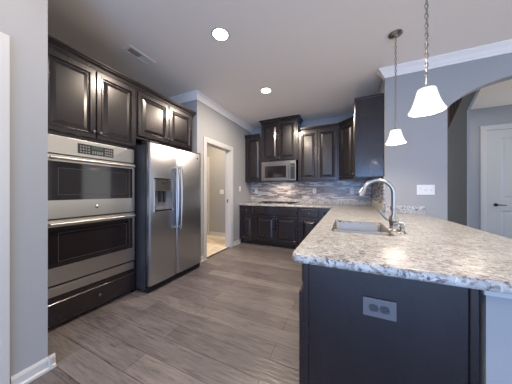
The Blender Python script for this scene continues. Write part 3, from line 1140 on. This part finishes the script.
t = plate('light_switch', 'wide white three-gang switch plate on the wall beside the archway', 'switch', (0.91, YA - 0.0005, 1.218), 0, 0.178, 0.125, M['plastic'])
socket(t, -0.055, 0.02, M['plastic'])
for x in (0.0, 0.055):
    toggle(t, x)
t = plate('light_switch', 'white switch plate on the kitchen wall right of the pantry doorway', 'switch', (-2.2495, 4.02, 1.26), PI / 2, 0.075, 0.118, M['plastic'])
toggle(t, 0)
t = plate('light_switch', 'white switch plate on the wall inside the pantry', 'switch', (-3.0, 4.3895, 1.18), 0, 0.12, 0.118, M['plastic'])
for x in (-0.024, 0.024):
    toggle(t, x)


# ------------------------------------------------------------------ pendants
def pendant(loc, label, zb):
    t_ = thing('pendant_light', label, 'pendant light', loc, 0, 'pendant lights over the peninsula')
    z0 = loc[2]
    can = MB().lathe([(0.0, -0.028), (0.014, -0.028), (0.018, -0.022), (0.055, -0.014), (0.064, -0.006), (0.064, 0.0), (0.0, 0.0)], n=24)
    can.build('canopy', M['nickel'], t_)
    top = zb + 0.138 - z0          # top of the shade, local
    ch = MB()
    L = -0.03
    n = int((L - (top + 0.04)) / 0.030)
    st_ = (L - (top + 0.04)) / n
    for k in range(n):
        zc = L - st_ * (k + 0.5)
        pts = []
        for j in range(12):
            a = 2 * PI * j / 12
            px, pz = 0.0085 * math.cos(a), (st_ * 0.5 + 0.004) * math.sin(a)
            pts.append((px, 0, zc + pz) if k % 2 else (0, px, zc + pz))
        ch.tube(pts, 0.0022, 6, True)
    ch.tube([(0.004, 0.003, -0.02), (0.004, -0.003, (top - 0.03) / 2), (0.003, 0.003, top + 0.03)], 0.0022, 6)
    ch.build('chain', M['nickel'], t_)
    MB().lathe([(0.0, top + 0.045), (0.005, top + 0.045), (0.006, top + 0.02), (0.016, top + 0.012), (0.026, top + 0.001), (0.0, top + 0.001)], n=20).build('socket_cup', M['nickel'], t_)
    prof = [(0.030, 0.138), (0.044, 0.136), (0.048, 0.126), (0.054, 0.100), (0.062, 0.070), (0.072, 0.040), (0.083, 0.016), (0.092, 0.0)]
    inner = [(r - 0.004, h_) for r, h_ in prof[::-1]]
    MB().lathe([(r, h_ + zb - z0) for r, h_ in prof + inner], n=36).build('shade', M['shade'], t_)
    l = bpy.data.lights.new('pendant_bulb', 'POINT')
    l.energy = 12
    l.color = (1.0, 0.82, 0.66)
    l.shadow_soft_size = 0.03
    lo = bpy.data.objects.new('pendant_bulb', l)
    C.objects.link(lo)
    lo.parent = t_
    lo.location = (0, 0, zb + 0.058 - z0)


pendant((0.467, 2.457, CE - 0.0005), 'white bell pendant light on a chain, the farther one near the switch plate', 1.696)
pendant((0.448, 1.53, CE - 0.0005), 'white bell pendant light on a chain, the nearer and larger-looking one', 1.688)

# ------------------------------------------------------------------ ceiling fixtures


def downlight(x, y, label):
    t_ = thing('recessed_light', label, 'ceiling light', (x, y, CE - 0.0005), 0, 'recessed ceiling lights')
    MB().lathe([(0.077, -0.002), (0.078, -0.004), (0.088, -0.003), (0.094, 0.0), (0.075, 0.0), (0.077, -0.002)], n=32).build('trim_ring', M['white'], t_)
    MB().lathe([(0.0, -0.006), (0.055, -0.005), (0.0765, -0.0022), (0.0, -0.0005)], n=32).build('lens', M['lens'], t_)


downlight(-1.187, 1.709, 'round lit recessed ceiling light, the nearer of the two')
downlight(-1.177, 2.965, 'round lit recessed ceiling light, the farther one near the microwave')
vt = thing('ceiling_vent', 'white rectangular louvered air vent in the ceiling above the cabinets', 'vent', (-2.26, 1.575, CE - 0.0005))
v = MB()
v.box(-0.075, -0.045, -0.165, 0.165, -0.006, 0, 0.002).box(0.045, 0.075, -0.165, 0.165, -0.006, 0, 0.002).box(-0.045, 0.045, -0.165, -0.135, -0.006, 0, 0.002).box(-0.045, 0.045, 0.135, 0.165, -0.006, 0, 0.002)
v.build('frame', M['bright_white'], vt)
MB().box(-0.045, 0.045, -0.135, 0.135, -0.0012, -0.0002).build('duct_opening', M['dark_void'], vt)
for k in range(12):
    y = -0.125 + k * 0.0225
    tilt = 0.004 if k < 6 else -0.004
    MB().add([(-0.045, y - 0.007, -0.0058 if tilt > 0 else -0.0015), (0.045, y - 0.007, -0.0058 if tilt > 0 else -0.0015), (0.045, y + 0.007, -0.0015 if tilt > 0 else -0.0058), (-0.045, y + 0.007, -0.0015 if tilt > 0 else -0.0058),
              (-0.045, y - 0.007, -0.0050 if tilt > 0 else -0.0013), (0.045, y - 0.007, -0.0050 if tilt > 0 else -0.0013), (0.045, y + 0.007, -0.0013 if tilt > 0 else -0.0050), (-0.045, y + 0.007, -0.0013 if tilt > 0 else -0.0050)],
             [(0, 1, 2, 3), (4, 5, 6, 7), (0, 1, 5, 4), (1, 2, 6, 5), (2, 3, 7, 6), (3, 0, 4, 7)]).build('slat', M['bright_white'], vt)
